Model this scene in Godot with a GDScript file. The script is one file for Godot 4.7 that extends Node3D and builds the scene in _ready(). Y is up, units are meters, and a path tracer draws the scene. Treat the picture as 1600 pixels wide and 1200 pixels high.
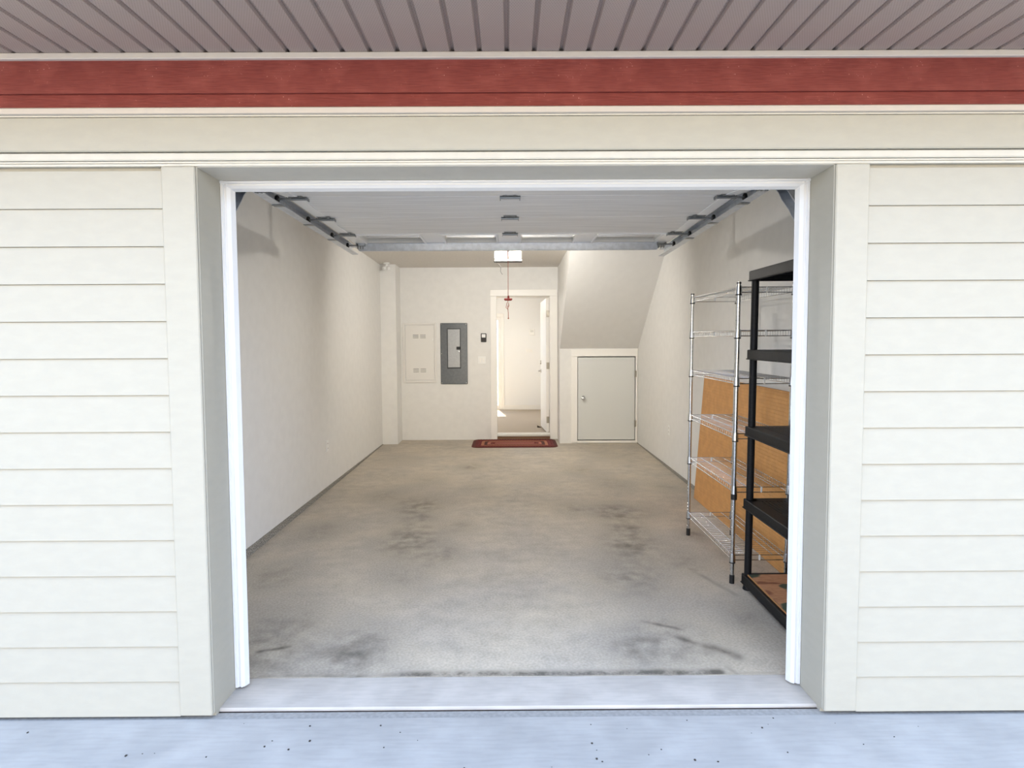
extends Node3D
# An open single garage seen from its driveway. Metres, y up. "d" is the distance in front of the lens plane (z = -d);
# y = 0 is the slab under the raised overhead door, whose concrete floor climbs 2.5 cm per metre towards the house.

const SLOPE := 0.025
const WALL_L := -1.86
const WALL_R := 1.85
const CEIL := 2.745
const REAR := 8.87
const NEAR_REAR := 8.52      # face of the pilaster and of the low wall under the stair
const FACADE := 2.32
const STOP := 2.50           # face of the white door stop
const LEFT_J := -1.21        # faces of the reveal
const RIGHT_J := 1.265
const HEAD := 2.19
const HALL_Y := 0.22

var M := {}
var taken := {}
var shared := {}
var rng := RandomNumberGenerator.new()


func _ready() -> void:
	rng.seed = 4711
	set_camera()
	set_light()
	make_materials()
	build_ground()
	build_shell()
	build_facade()
	build_hall()
	build_overhead_door()
	build_opener()
	build_rear_fittings()
	build_wire_rack()
	build_resin_shelving()
	build_pegboard()
	build_rug()
	build_small_things()


# ---------------------------------------------------------------- camera, sky, sun

func set_camera() -> void:
	var c := Camera3D.new()
	c.name = "camera"
	add_child(c)
	c.position = Vector3(0, 1.463, 0)
	c.rotation_degrees = Vector3(-2.99, -0.18, -0.3)
	c.fov = 66.22
	c.near = 0.05
	c.far = 400.0
	c.current = true


func set_light() -> void:
	var sky_m := ProceduralSkyMaterial.new()
	sky_m.sky_top_color = Color(0.72, 0.81, 0.95)
	sky_m.sky_horizon_color = Color(0.76, 0.79, 0.84)
	sky_m.sky_curve = 0.2
	sky_m.ground_horizon_color = Color(0.62, 0.62, 0.60)
	sky_m.ground_bottom_color = Color(0.40, 0.39, 0.37)
	sky_m.sky_energy_multiplier = 1.0
	var sky := Sky.new()
	sky.sky_material = sky_m
	var e := Environment.new()
	e.background_mode = Environment.BG_SKY
	e.sky = sky
	e.background_energy_multiplier = 3.5
	e.tonemap_mode = Environment.TONE_MAPPER_LINEAR
	e.tonemap_exposure = 1.8
	e.sdfgi_enabled = true
	e.ssao_enabled = true
	e.ssil_enabled = true
	var w := WorldEnvironment.new()
	w.name = "world_environment"
	w.environment = e
	add_child(w)
	var sun := DirectionalLight3D.new()
	sun.name = "sun"
	sun.light_color = Color(1.0, 0.94, 0.84)
	sun.light_energy = 4.8
	sun.light_angular_distance = 0.5
	sun.shadow_enabled = true
	add_child(sun)
	sun.look_at_from_position(Vector3.ZERO, Vector3(0.13, -1.33, 1.0), Vector3.UP)


# ---------------------------------------------------------------- nodes

func numbered(called: String) -> String:
	var n: int = taken.get(called, -1) + 1
	taken[called] = n
	return called if n == 0 else "%s_%03d" % [called, n]


func mark(o: Node3D, label: String, category: String, group := "", kind := "") -> Node3D:
	if label: o.set_meta("label", label)
	if category: o.set_meta("category", category)
	if group: o.set_meta("group", group)
	if kind: o.set_meta("kind", kind)
	return o


func thing(called: String, label: String, category: String, at := Vector3.ZERO, group := "", kind := "") -> Node3D:
	var o := Node3D.new()
	o.name = numbered(called)
	add_child(o)
	o.position = at
	return mark(o, label, category, group, kind)


func part(called: String, st: Variant, m: Material, parent: Node3D, at := Vector3.ZERO) -> MeshInstance3D:
	var o := MeshInstance3D.new()
	o.name = called if parent != self else numbered(called)
	o.mesh = st.commit() if st is SurfaceTool else st
	o.material_override = m
	o.position = at
	parent.add_child(o, true)
	return o


func struct(called: String, st: Variant, m: Material, label: String, category: String) -> MeshInstance3D:
	var o := part(called, st, m, self)
	mark(o, label, category, "", "structure")
	return o


# ---------------------------------------------------------------- shapes

func mb() -> SurfaceTool:
	var st := SurfaceTool.new()
	st.begin(Mesh.PRIMITIVE_TRIANGLES)
	return st


func V(x: float, y: float, d: float) -> Vector3:
	return Vector3(x, y, -d)


func floor_y(d: float) -> float:
	return SLOPE * maxf(0.0, d - 2.6)


func tri(st: SurfaceTool, a: Vector3, b: Vector3, c: Vector3) -> void:   # a, b, c run anticlockwise seen from outside
	var n := (b - a).cross(c - a).normalized()
	for p in [a, c, b]:
		st.set_normal(n)
		st.set_uv(Vector2(p.x, p.z))
		st.add_vertex(p)


func quad(st: SurfaceTool, a: Vector3, b: Vector3, c: Vector3, d: Vector3) -> void:
	tri(st, a, b, c)
	tri(st, a, c, d)


func poly(st: SurfaceTool, pts: Array, outward: Vector3) -> void:        # a convex face, turned to look along outward
	var n: Vector3 = (pts[1] - pts[0]).cross(pts[2] - pts[0])
	for i in range(1, pts.size() - 1):
		if n.dot(outward) >= 0: tri(st, pts[0], pts[i], pts[i + 1])
		else: tri(st, pts[0], pts[i + 1], pts[i])


func box(st: SurfaceTool, c: Vector3, s: Vector3, bev := 0.0) -> void:    # a box with chamfered edges
	var h := s * 0.5
	bev = minf(bev, minf(h.x, minf(h.y, h.z)) * 0.95)
	for ax in 3:
		var u := (ax + 1) % 3
		var w := (ax + 2) % 3
		for sg in [-1.0, 1.0]:
			var out := Vector3.ZERO
			out[ax] = sg
			var f := []
			for k in [[-1.0, -1.0], [1.0, -1.0], [1.0, 1.0], [-1.0, 1.0]]:
				var p := Vector3.ZERO
				p[ax] = sg * h[ax]
				p[u] = k[0] * (h[u] - bev)
				p[w] = k[1] * (h[w] - bev)
				f.append(c + p)
			poly(st, f, out)
	if bev <= 0.0: return
	for ax in 3:                                                          # twelve edges
		var u := (ax + 1) % 3
		var w := (ax + 2) % 3
		for su in [-1.0, 1.0]:
			for sw in [-1.0, 1.0]:
				var f := []
				for k in [[-1.0, 0], [1.0, 0], [1.0, 1], [-1.0, 1]]:
					var p := Vector3.ZERO
					p[ax] = k[0] * (h[ax] - bev)
					p[u] = su * (h[u] - (bev if k[1] == 1 else 0.0))
					p[w] = sw * (h[w] - (0.0 if k[1] == 1 else bev))
					f.append(c + p)
				var out := Vector3.ZERO
				out[u] = su
				out[w] = sw
				poly(st, f, out)
	for sx: float in [-1.0, 1.0]:                                                # eight corners
		for sy in [-1.0, 1.0]:
			for sz: float in [-1.0, 1.0]:
				var q := Vector3(sx, sy, sz)
				poly(st, [c + q * Vector3(h.x, h.y - bev, h.z - bev), c + q * Vector3(h.x - bev, h.y, h.z - bev), c + q * Vector3(h.x - bev, h.y - bev, h.z)], q)


func bx(st: SurfaceTool, x0: float, x1: float, y0: float, y1: float, d0: float, d1: float, bev := 0.0) -> void:
	box(st, V((x0 + x1) * 0.5, (y0 + y1) * 0.5, (d0 + d1) * 0.5), Vector3(absf(x1 - x0), absf(y1 - y0), absf(d1 - d0)), bev)


func slab(x0: float, x1: float, y0: float, y1: float, d0: float, d1: float, bev := 0.0) -> SurfaceTool:
	var st := mb()
	bx(st, x0, x1, y0, y1, d0, d1, bev)
	return st


func tube(st: SurfaceTool, pts: Array, r: float, sides := 8, capped := true) -> void:    # a round bar along a path
	var rings := []
	var t0: Vector3 = (pts[1] - pts[0]).normalized()
	var side := t0.cross(Vector3.UP if absf(t0.y) < 0.9 else Vector3.RIGHT).normalized()
	for i in pts.size():
		var t: Vector3
		if i == 0: t = pts[1] - pts[0]
		elif i == pts.size() - 1: t = pts[i] - pts[i - 1]
		else: t = (pts[i] - pts[i - 1]).normalized() + (pts[i + 1] - pts[i]).normalized()
		t = t.normalized()
		side = (side - t * side.dot(t)).normalized()
		var up := t.cross(side)
		var ring := []
		for k in sides:
			var a := TAU * k / sides
			ring.append([pts[i] + (side * cos(a) + up * sin(a)) * r, side * cos(a) + up * sin(a)])
		rings.append(ring)
	for i in pts.size() - 1:
		for k in sides:
			var j := (k + 1) % sides
			var q := [rings[i][k], rings[i][j], rings[i + 1][j], rings[i + 1][k]]
			for n in [0, 2, 1, 0, 3, 2]:
				st.set_normal(q[n][1])
				st.set_uv(Vector2(float(k) / sides, 0.0))
				st.add_vertex(q[n][0])
	if capped:
		for e in [0, pts.size() - 1]:
			var f := []
			for k in sides: f.append(rings[e][k][0])
			poly(st, f, (pts[0] - pts[1]) if e == 0 else (pts[e] - pts[e - 1]))


func lathe(st: SurfaceTool, base: Vector3, axis: Vector3, prof: Array, sides := 16) -> void:   # prof: Vector2(radius, height)
	var u := axis.cross(Vector3.UP if absf(axis.y) < 0.9 else Vector3.RIGHT).normalized()
	var w := axis.cross(u)
	for i in prof.size() - 1:
		var p: Vector2 = prof[i]
		var q: Vector2 = prof[i + 1]
		var sl := Vector2(q.y - p.y, p.x - q.x).normalized()
		for k in sides:
			var v := []
			for s in [[k, p], [k + 1, p], [k + 1, q], [k, q]]:
				var a: float = TAU * s[0] / sides
				var r := u * cos(a) + w * sin(a)
				v.append([base + r * s[1].x + axis * s[1].y, (r * sl.x + axis * sl.y).normalized()])
			for n in [0, 2, 1, 0, 3, 2]:
				st.set_normal(v[n][1])
				st.set_uv(Vector2.ZERO)
				st.add_vertex(v[n][0])


func extrude(st: SurfaceTool, prof: Array, a: Vector3, b: Vector3, ex: Vector3, ey: Vector3, closed := true) -> void:   # prof: outline in ex, ey, swept from a to b
	var n := prof.size()
	var area := 0.0
	for i in n:
		var p: Vector2 = prof[i]
		var q: Vector2 = prof[(i + 1) % n]
		area += p.x * q.y - q.x * p.y
	for i in n if closed else n - 1:
		var p: Vector2 = prof[i]
		var q: Vector2 = prof[(i + 1) % n]
		var out2 := Vector2(q.y - p.y, p.x - q.x) * signf(area)
		poly(st, [a + ex * p.x + ey * p.y, a + ex * q.x + ey * q.y, b + ex * q.x + ey * q.y, b + ex * p.x + ey * p.y], ex * out2.x + ey * out2.y)
	if closed:
		var pv := PackedVector2Array(prof)
		var idx := Geometry2D.triangulate_polygon(pv)
		for i in range(0, idx.size(), 3):
			for e in [[a, a - b], [b, b - a]]:
				var f := []
				for k in 3: f.append(e[0] + ex * pv[idx[i + k]].x + ey * pv[idx[i + k]].y)
				poly(st, f, e[1])


# ---------------------------------------------------------------- materials

func noise(freq: float, seed_: int, octaves := 4, kind := FastNoiseLite.TYPE_SIMPLEX_SMOOTH) -> FastNoiseLite:
	var n := FastNoiseLite.new()
	n.noise_type = kind
	n.frequency = freq
	n.seed = seed_
	n.fractal_octaves = octaves
	return n


func tex(freq: float, seed_: int, colors: Array, size := 512, octaves := 4, stretch := Vector2.ONE) -> ImageTexture:
	var key := "%f_%d_%s_%d_%s" % [freq, seed_, str(colors), octaves, str(stretch)]
	if shared.has(key): return shared[key]
	var im := noise(freq, seed_, octaves).get_seamless_image(int(size / stretch.x), int(size / stretch.y), false, false, 0.1)
	im.resize(size, size, Image.INTERPOLATE_CUBIC)
	var g := Gradient.new()
	var off := PackedFloat32Array()
	var cs := PackedColorArray()
	for c in colors:
		off.append(c[0])
		cs.append(c[1])
	g.offsets = off
	g.colors = cs
	var lut := PackedByteArray()
	for i in 256:
		var c := g.sample(i / 255.0)
		lut.append_array([int(c.r * 255), int(c.g * 255), int(c.b * 255)])
	im.convert(Image.FORMAT_L8)
	var src := im.get_data()
	var dst := PackedByteArray()
	dst.resize(src.size() * 3)
	for i in src.size():
		var k := src[i] * 3
		dst[i * 3] = lut[k]
		dst[i * 3 + 1] = lut[k + 1]
		dst[i * 3 + 2] = lut[k + 2]
	shared[key] = ImageTexture.create_from_image(Image.create_from_data(size, size, false, Image.FORMAT_RGB8, dst))
	return shared[key]


func mat(c: Color, rough := 0.6, metal := 0.0) -> StandardMaterial3D:
	var m := StandardMaterial3D.new()
	m.albedo_color = c
	m.roughness = rough
	m.metallic = metal
	return m


func grey(v: float) -> Color:
	return Color(v, v, v)


func mottled(c: Color, rough: float, scale: Vector3, amount: float, seed_: int, bump := 0.0, freq := 0.02, stretch := Vector2.ONE, metal := 0.0) -> StandardMaterial3D:
	var m := mat(c, rough, metal)
	m.albedo_texture = tex(freq, seed_, [[0.25, grey(1.0 - amount)], [0.75, grey(1.0)]], 512, 5, stretch)
	m.uv1_triplanar = true
	m.uv1_world_triplanar = true
	m.uv1_scale = scale
	if bump > 0.0:
		m.heightmap_enabled = true
		m.heightmap_texture = tex(freq * 2.0, seed_ + 50, [[0.2, grey(0.0)], [0.8, grey(1.0)]], 512, 5, stretch)
		m.heightmap_scale = bump
	return m


func make_materials() -> void:
	M.wall = mottled(Color(0.89, 0.885, 0.872), 0.75, Vector3.ONE * 0.7, 0.012, 11)
	M.ceiling = mottled(Color(0.88, 0.86, 0.83), 0.85, Vector3.ONE * 0.9, 0.03, 12, 0.01, 0.06)
	M.hall_wall = mat(Color(0.92, 0.92, 0.915), 0.7)
	M.white_trim = mat(Color(0.93, 0.92, 0.90), 0.42)
	M.vinyl = mat(Color(0.83, 0.83, 0.83), 0.38)
	M.cream = mottled(Color(0.655, 0.635, 0.58), 0.6, Vector3(0.8, 2.0, 0.8), 0.015, 13)
	M.cream_light = mottled(Color(0.755, 0.735, 0.685), 0.5, Vector3.ONE, 0.02, 14)
	M.ivory = mat(Color(0.74, 0.705, 0.665), 0.5)
	M.red = red_siding()
	M.soffit = soffit_vinyl()
	M.door_steel = mottled(Color(0.93, 0.93, 0.925), 0.45, Vector3(0.55, 1.0, 2.2), 0.06, 16, 0.02, 0.03, Vector2(8, 1))
	M.door_frame = mat(Color(0.95, 0.95, 0.945), 0.35)
	M.zinc = mottled(Color(0.82, 0.84, 0.87), 0.34, Vector3.ONE * 1.2, 0.07, 17, 0.0, 0.03, Vector2.ONE, 0.6)
	M.zinc_dark = mat(Color(0.58, 0.59, 0.59), 0.42, 0.7)
	M.chrome = mat(Color(0.80, 0.805, 0.81), 0.18, 1.0)
	M.nickel = mat(Color(0.66, 0.64, 0.60), 0.28, 1.0)
	M.black = mottled(Color(0.10, 0.10, 0.105), 0.5, Vector3.ONE * 5.0, 0.2, 18)
	M.black.metallic_specular = 0.3
	M.black_cap = mat(Color(0.06, 0.06, 0.065), 0.5)
	M.panel_grey = mottled(Color(0.40, 0.415, 0.43), 0.30, Vector3.ONE * 2.0, 0.05, 19, 0.0, 0.02, Vector2.ONE, 0.55)
	M.panel_door = mottled(Color(0.64, 0.65, 0.66), 0.33, Vector3.ONE * 2.0, 0.03, 20, 0.0, 0.02, Vector2.ONE, 0.45)
	M.surround = mat(Color(0.24, 0.25, 0.26), 0.4, 0.4)
	M.box_paint = mat(Color(0.88, 0.87, 0.85), 0.5)
	M.slot = mat(Color(0.30, 0.28, 0.26), 0.8)
	M.plate = mat(Color(0.92, 0.92, 0.91), 0.4)
	M.access = mat(Color(0.82, 0.825, 0.815), 0.5)
	M.curb = mottled(Color(0.70, 0.68, 0.64), 0.9, Vector3.ONE * 2.5, 0.35, 21, 0.3, 0.05)
	M.apron = concrete(Color(0.725, 0.70, 0.67), 31, 0.07)
	M.driveway = concrete(Color(0.635, 0.63, 0.62), 33, 0.06)
	M.pegboard = mottled(Color(0.83, 0.61, 0.36), 0.7, Vector3(2, 1, 1), 0.05, 23)
	M.peg_edge = mat(Color(0.62, 0.43, 0.25), 0.8)
	M.ply = stained_ply()
	M.red_plastic = mat(Color(0.62, 0.12, 0.09), 0.45)
	M.cord = mat(Color(0.72, 0.42, 0.36), 0.8)
	M.wire = mat(Color(0.24, 0.22, 0.20), 0.6)
	M.carpet = mottled(Color(0.78, 0.72, 0.64), 0.95, Vector3.ONE * 3.0, 0.15, 24, 0.3, 0.12)
	M.ground = mottled(Color(0.55, 0.55, 0.50), 0.95, Vector3.ONE * 0.15, 0.3, 25)
	M.stucco = mat(Color(0.84, 0.80, 0.72), 0.8)
	M.grit = mat(Color(0.20, 0.18, 0.16), 0.9)
	M.sill = mat(Color(0.80, 0.79, 0.76), 0.35, 0.3)
	M.sill_wood = mat(Color(0.50, 0.36, 0.26), 0.6)
	M.rubber = mat(Color(0.16, 0.12, 0.10), 0.7)
	M.body_white = mat(Color(0.93, 0.925, 0.90), 0.45)
	var glass := mat(Color(0.95, 0.97, 0.97, 0.12), 0.03)
	glass.transparency = BaseMaterial3D.TRANSPARENCY_ALPHA
	M.glass = glass
	var lens := mat(Color(0.95, 0.94, 0.9), 0.4)
	lens.emission_enabled = true
	lens.emission = Color(1.0, 0.97, 0.90)
	lens.emission_energy_multiplier = 0.5
	M.lens = lens


func concrete(c: Color, seed_: int, amount: float) -> StandardMaterial3D:
	var m := mottled(c, 0.88, Vector3.ONE * 0.55, amount, seed_, 0.008, 0.012)
	m.detail_enabled = true
	m.detail_blend_mode = BaseMaterial3D.BLEND_MODE_MUL
	m.detail_albedo = tex(0.15, seed_ + 1, [[0.2, grey(0.965)], [0.5, grey(0.99)], [0.8, grey(1.0)]], 512, 3, Vector2(8, 1))
	m.detail_uv_layer = BaseMaterial3D.DETAIL_UV_1
	return m


func red_siding() -> StandardMaterial3D:      # painted board with an embossed grain; weathered chips show pale
	var n := 512
	var grain := noise(0.02, 61, 5).get_seamless_image(n, 4096)
	grain.resize(n * 2, n, Image.INTERPOLATE_LANCZOS)
	var chip := noise(0.06, 62, 4).get_seamless_image(n * 2, n)
	var patch := noise(0.008, 63, 3).get_seamless_image(n * 2, n)
	grain.convert(Image.FORMAT_L8)
	chip.convert(Image.FORMAT_L8)
	patch.convert(Image.FORMAT_L8)
	var g := grain.get_data()
	var ch := chip.get_data()
	var pa := patch.get_data()
	var out := PackedByteArray()
	out.resize(g.size() * 3)
	for i in g.size():
		var v := g[i] / 255.0
		var base := Color(0.415, 0.15, 0.12).lerp(Color(0.49, 0.205, 0.175), clampf(v * 1.3 - 0.3, 0.0, 1.0))
		var faded := clampf(pa[i] / 255.0 * 2.2 - 1.0, 0.0, 1.0)
		base = base.lerp(Color(0.56, 0.29, 0.255), faded * 0.4)
		var flake := clampf((ch[i] / 255.0 - 0.82) * 12.0, 0.0, 1.0) * clampf(pa[i] / 255.0 * 3.0 - 1.4, 0.0, 1.0)
		base = base.lerp(Color(0.83, 0.68, 0.62), flake)
		out[i * 3] = int(base.r * 255)
		out[i * 3 + 1] = int(base.g * 255)
		out[i * 3 + 2] = int(base.b * 255)
	var m := mat(Color.WHITE, 0.62)
	m.albedo_texture = ImageTexture.create_from_image(Image.create_from_data(n * 2, n, false, Image.FORMAT_RGB8, out))
	m.heightmap_enabled = true
	m.heightmap_texture = ImageTexture.create_from_image(grain)
	m.heightmap_scale = 0.06
	m.uv1_triplanar = true
	m.uv1_world_triplanar = true
	m.uv1_scale = Vector3(0.9, 1.8, 0.9)
	return m


func soffit_vinyl() -> StandardMaterial3D:     # vinyl pricked with tiny vent holes
	var n := 256
	var im := Image.create(n, n, false, Image.FORMAT_RGB8)
	im.fill(Color(1, 1, 1))
	for a in 16:
		for b in 16:
			im.fill_rect(Rect2i(a * 16 + (8 if b % 2 else 0) + 2, b * 16 + 5, 4, 4), Color(0.62, 0.60, 0.60))
	var m := mat(Color(0.615, 0.555, 0.525), 0.55)
	m.albedo_texture = ImageTexture.create_from_image(im)
	m.uv1_triplanar = true
	m.uv1_world_triplanar = true
	m.uv1_scale = Vector3.ONE * 7.0
	return m


func stained_ply() -> StandardMaterial3D:      # offcut of board with dried green and black paint spills
	var n := 256
	var grain := noise(0.02, 71, 4).get_seamless_image(n, n * 6)
	grain.resize(n, n)
	var blot := noise(0.0045, 77, 3)
	var im := Image.create(n, n, false, Image.FORMAT_RGB8)
	for y in n:
		for x in n:
			var v := grain.get_pixel(x, y).r
			var c := Color(0.60, 0.40, 0.27).lerp(Color(0.76, 0.56, 0.40), v)
			var k := blot.get_noise_2d(x, y)
			if k > 0.18: c = c.lerp(Color(0.16, 0.25, 0.20), clampf((k - 0.18) * 9.0, 0.0, 0.85))
			elif k < -0.25: c = c.lerp(Color(0.42, 0.22, 0.14), clampf((-k - 0.25) * 6.0, 0.0, 0.7))
			im.set_pixel(x, y, c)
	var m := mat(Color.WHITE, 0.75)
	m.albedo_texture = ImageTexture.create_from_image(im)
	m.uv1_triplanar = true
	m.uv1_world_triplanar = true
	m.uv1_scale = Vector3.ONE * 2.2
	m.uv1_offset = Vector3(0.3, 0.0, 0.35)
	return m


func garage_floor_material() -> StandardMaterial3D:      # trowelled concrete: mottling, tyre dirt, scuffs, the line of the door seal
	var w := 1024
	var h := 1600
	var px := w / 3.8
	var py := h / 6.4
	var stains := [[-0.77, 4.405, 0.3, 0.75], [-0.842, 5.35, 0.28, 0.7], [-1.238, 5.69, 0.25, 0.4], [-0.482, 6.995, 0.18, 0.6], [-0.349, 5.99, 0.22, 0.35], [0.794, 6.755, 0.25, 0.4], [1.06, 6.144, 0.28, 0.4],
		[0.911, 5.114, 0.26, 0.75], [0.887, 4.305, 0.28, 0.75], [0.757, 3.666, 0.3, 0.6], [0.528, 5.219, 0.2, 0.45], [-0.491, 4.096, 0.18, 0.5], [-0.41, 4.749, 0.16, 0.4], [-0.698, 3.739, 0.25, 0.35],
		[-1.211, 3.035, 0.28, 0.55], [-0.783, 2.761, 0.16, 0.4], [-0.78, 2.93, 0.2, 0.4], [0.836, 2.877, 0.26, 0.6], [0.588, 2.838, 0.18, 0.5], [1.223, 3.925, 0.22, 0.4], [1.427, 4.51, 0.12, 0.6],
		[1.317, 3.105, 0.22, 0.4], [-1.53, 3.753, 0.26, 0.45], [-1.526, 4.642, 0.24, 0.45], [-0.72, 2.694, 0.24, 0.4], [1.596, 5.997, 0.2, 0.35], [1.22, 5.107, 0.2, 0.3], [-1.131, 2.672, 0.22, 0.45],
		[-0.80, 4.9, 0.22, 0.4], [0.95, 4.7, 0.2, 0.45], [-0.9, 6.3, 0.3, 0.3], [0.3, 6.4, 0.25, 0.25], [-1.35, 7.4, 0.4, 0.2], [1.2, 7.5, 0.35, 0.2]]
	var dirt := PackedFloat32Array()
	dirt.resize(w * h)
	var scuff := PackedFloat32Array()
	scuff.resize(w * h)
	for s in stains:
		var cx: float = (s[0] + 1.9) * px
		var cy: float = (s[1] - 2.55) * py
		var rx: float = s[2] * px
		var ry: float = s[2] * 1.35 * py
		for y in range(maxi(0, int(cy - ry * 1.6)), mini(h, int(cy + ry * 1.6))):
			for x in range(maxi(0, int(cx - rx * 1.6)), mini(w, int(cx + rx * 1.6))):
				var q := Vector2((x - cx) / rx, (y - cy) / ry).length_squared()
				dirt[y * w + x] += s[3] * exp(-q * 1.6)
	var scuffs := [[0.705, 3.107, 0.895, 3.013, 0.014, 0.6], [0.851, 2.928, 1.09, 2.743, 0.02, 0.55], [1.005, 2.826, 1.083, 2.749, 0.03, 0.7], [-1.247, 2.82, -1.108, 2.866, 0.012, 0.7], [1.002, 2.657, 1.039, 2.56, 0.014, 0.5],
		[1.189, 3.814, 1.335, 3.423, 0.02, 0.35], [-0.695, 2.603, -0.468, 2.617, 0.018, 0.5], [-0.5, 2.615, 0.001, 2.615, 0.024, 1.1], [0.001, 2.615, 0.95, 2.615, 0.024, 1.1], [-1.15, 2.61, 1.2, 2.61, 0.01, 0.25]]
	for s in scuffs:
		var a := Vector2((s[0] + 1.9) * px, (s[1] - 2.55) * py)
		var b := Vector2((s[2] + 1.9) * px, (s[3] - 2.55) * py)
		var r: float = s[4] * px
		for y in range(maxi(0, int(minf(a.y, b.y) - 3 * r)), mini(h, int(maxf(a.y, b.y) + 3 * r))):
			for x in range(maxi(0, int(minf(a.x, b.x) - 3 * r)), mini(w, int(maxf(a.x, b.x) + 3 * r))):
				var p := Vector2(x, y)
				var q := p.distance_to(Geometry2D.get_closest_point_to_segment(p, a, b)) / r
				scuff[y * w + x] = maxf(scuff[y * w + x], s[5] * exp(-q * q))
	var big := noise(0.006, 81, 4).get_image(w, h)
	var mid := noise(0.03, 82, 5).get_image(w, h)
	var fine := noise(0.22, 83, 3).get_image(w, h)
	var trowel := noise(0.02, 84, 4).get_image(int(w / 3.0), h)
	trowel.resize(w, h, Image.INTERPOLATE_CUBIC)
	for im in [big, mid, fine, trowel]: im.convert(Image.FORMAT_L8)
	var B: PackedByteArray = big.get_data()
	var D: PackedByteArray = mid.get_data()
	var F: PackedByteArray = fine.get_data()
	var T: PackedByteArray = trowel.get_data()
	var out := PackedByteArray()
	out.resize(w * h * 3)
	for i in w * h:
		var b := B[i] / 255.0
		var m := D[i] / 255.0
		var f := F[i] / 255.0
		var t := T[i] / 255.0
		var k := dirt[i] * clampf(0.15 + 1.1 * (m - 0.3) + 0.9 * (t - 0.4), 0.0, 1.4) + scuff[i] * clampf(0.35 + 1.2 * (m - 0.3) + 0.8 * (f - 0.5), 0.1, 1.0)
		var l := 0.70 + 0.05 * (b - 0.5) + 0.07 * (m - 0.5) + 0.13 * (f - 0.5) + 0.06 * (t - 0.5)
		if f > 0.86: l -= (f - 0.86) * 1.2
		l *= 1.0 - 0.5 * clampf(k, 0.0, 1.0)
		var warm := clampf(b * 1.4 - 0.3, 0.0, 1.0) * 0.015
		out[i * 3] = int(clampf(l * 1.0 + warm, 0.0, 1.0) * 255)
		out[i * 3 + 1] = int(clampf(l * 0.95 + warm * 0.5, 0.0, 1.0) * 255)
		out[i * 3 + 2] = int(clampf(l * 0.875 - warm * 0.6, 0.0, 1.0) * 255)
	var mt := mat(Color.WHITE, 0.7)
	mt.albedo_texture = ImageTexture.create_from_image(Image.create_from_data(w, h, false, Image.FORMAT_RGB8, out))
	mt.heightmap_enabled = true
	mt.heightmap_texture = ImageTexture.create_from_image(fine)
	mt.heightmap_scale = 0.06
	return mt


# ---------------------------------------------------------------- setting

func build_ground() -> void:
	struct("ground", slab(-60, 60, -0.6, -0.14, -60, 80), M.ground, "flat earth around the house", "ground")
	# driveway slab, with a tooled margin along the joint
	struct("driveway", slab(-7, 7, -0.14, -0.008, -14, 2.310), M.driveway, "pale grey concrete driveway slab in front of garage", "driveway")
	struct("driveway_margin", slab(-7, 7, -0.14, -0.011, 2.3101, 2.356), mottled(Color(0.575, 0.57, 0.56), 0.9, Vector3.ONE * 2.0, 0.08, 35, 0.01, 0.04), "narrow tooled margin of the driveway along the garage joint", "driveway edge")
	struct("joint_filler", slab(-7, 7, -0.14, -0.0125, 2.3561, 2.3679), M.rubber, "thin dark joint between driveway and garage threshold", "joint")
	var st := mb()
	bx(st, LEFT_J - 0.02, RIGHT_J + 0.02, -0.14, 0.0, 2.368, 2.60, 0.006)
	struct("threshold_slab", st, M.apron, "light concrete threshold strip under the raised garage door", "threshold")
	# the floor proper
	st = mb()
	var rows := 32
	for i in rows:
		var d0 := 2.60 + (8.95 - 2.60) * i / rows
		var d1 := 2.60 + (8.95 - 2.60) * (i + 1) / rows
		var q := [V(-1.9, floor_y(d0), d0), V(1.9, floor_y(d0), d0), V(1.9, floor_y(d1), d1), V(-1.9, floor_y(d1), d1)]
		for n in [0, 2, 1, 0, 3, 2]:
			var p: Vector3 = q[n]
			st.set_normal(Vector3(0, 1, SLOPE).normalized())
			st.set_uv(Vector2((p.x + 1.9) / 3.8, (-p.z - 2.55) / 6.4))
			st.add_vertex(p)
	poly(st, [V(-1.9, -0.14, 2.6), V(1.9, -0.14, 2.6), V(1.9, -0.14, 8.95), V(-1.9, -0.14, 8.95)], Vector3.DOWN)
	poly(st, [V(-1.9, -0.14, 2.6), V(1.9, -0.14, 2.6), V(1.9, 0, 2.6), V(-1.9, 0, 2.6)], Vector3.BACK)
	struct("floor", st, garage_floor_material(), "stained grey concrete garage floor", "floor")
	# grit blown onto the driveway
	st = mb()
	var spots := [[-0.52, 2.26], [-0.93, 2.14], [0.45, 2.23], [0.5, 2.08], [0.66, 2.05], [0.74, 2.04], [-0.48, 2.13], [-0.36, 2.17], [0.7, 2.28], [1.05, 2.29], [0.98, 2.23], [-0.77, 2.17], [-0.8, 2.26], [-1.07, 2.28]]
	for i in 30: spots.append([rng.randf_range(-2, 2), rng.randf_range(1.9, 2.3)])
	for s in spots:
		var r := rng.randf_range(0.0015, 0.004)
		box(st, V(s[0], -0.008 + r * 0.45, s[1]), Vector3(r * 2, r, r * rng.randf_range(1.0, 2.6)), r * 0.4)
	var g := part("grit", st, M.grit, self)
	mark(g, "dark specks of grit scattered on pale driveway", "grit", "", "stuff")


func wall_box(called: String, parts: Array, m: Material, label: String) -> void:
	var st := mb()
	for p in parts: bx(st, p[0], p[1], p[2], p[3], p[4], p[5])
	struct(called, st, m, label, "wall")


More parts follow.
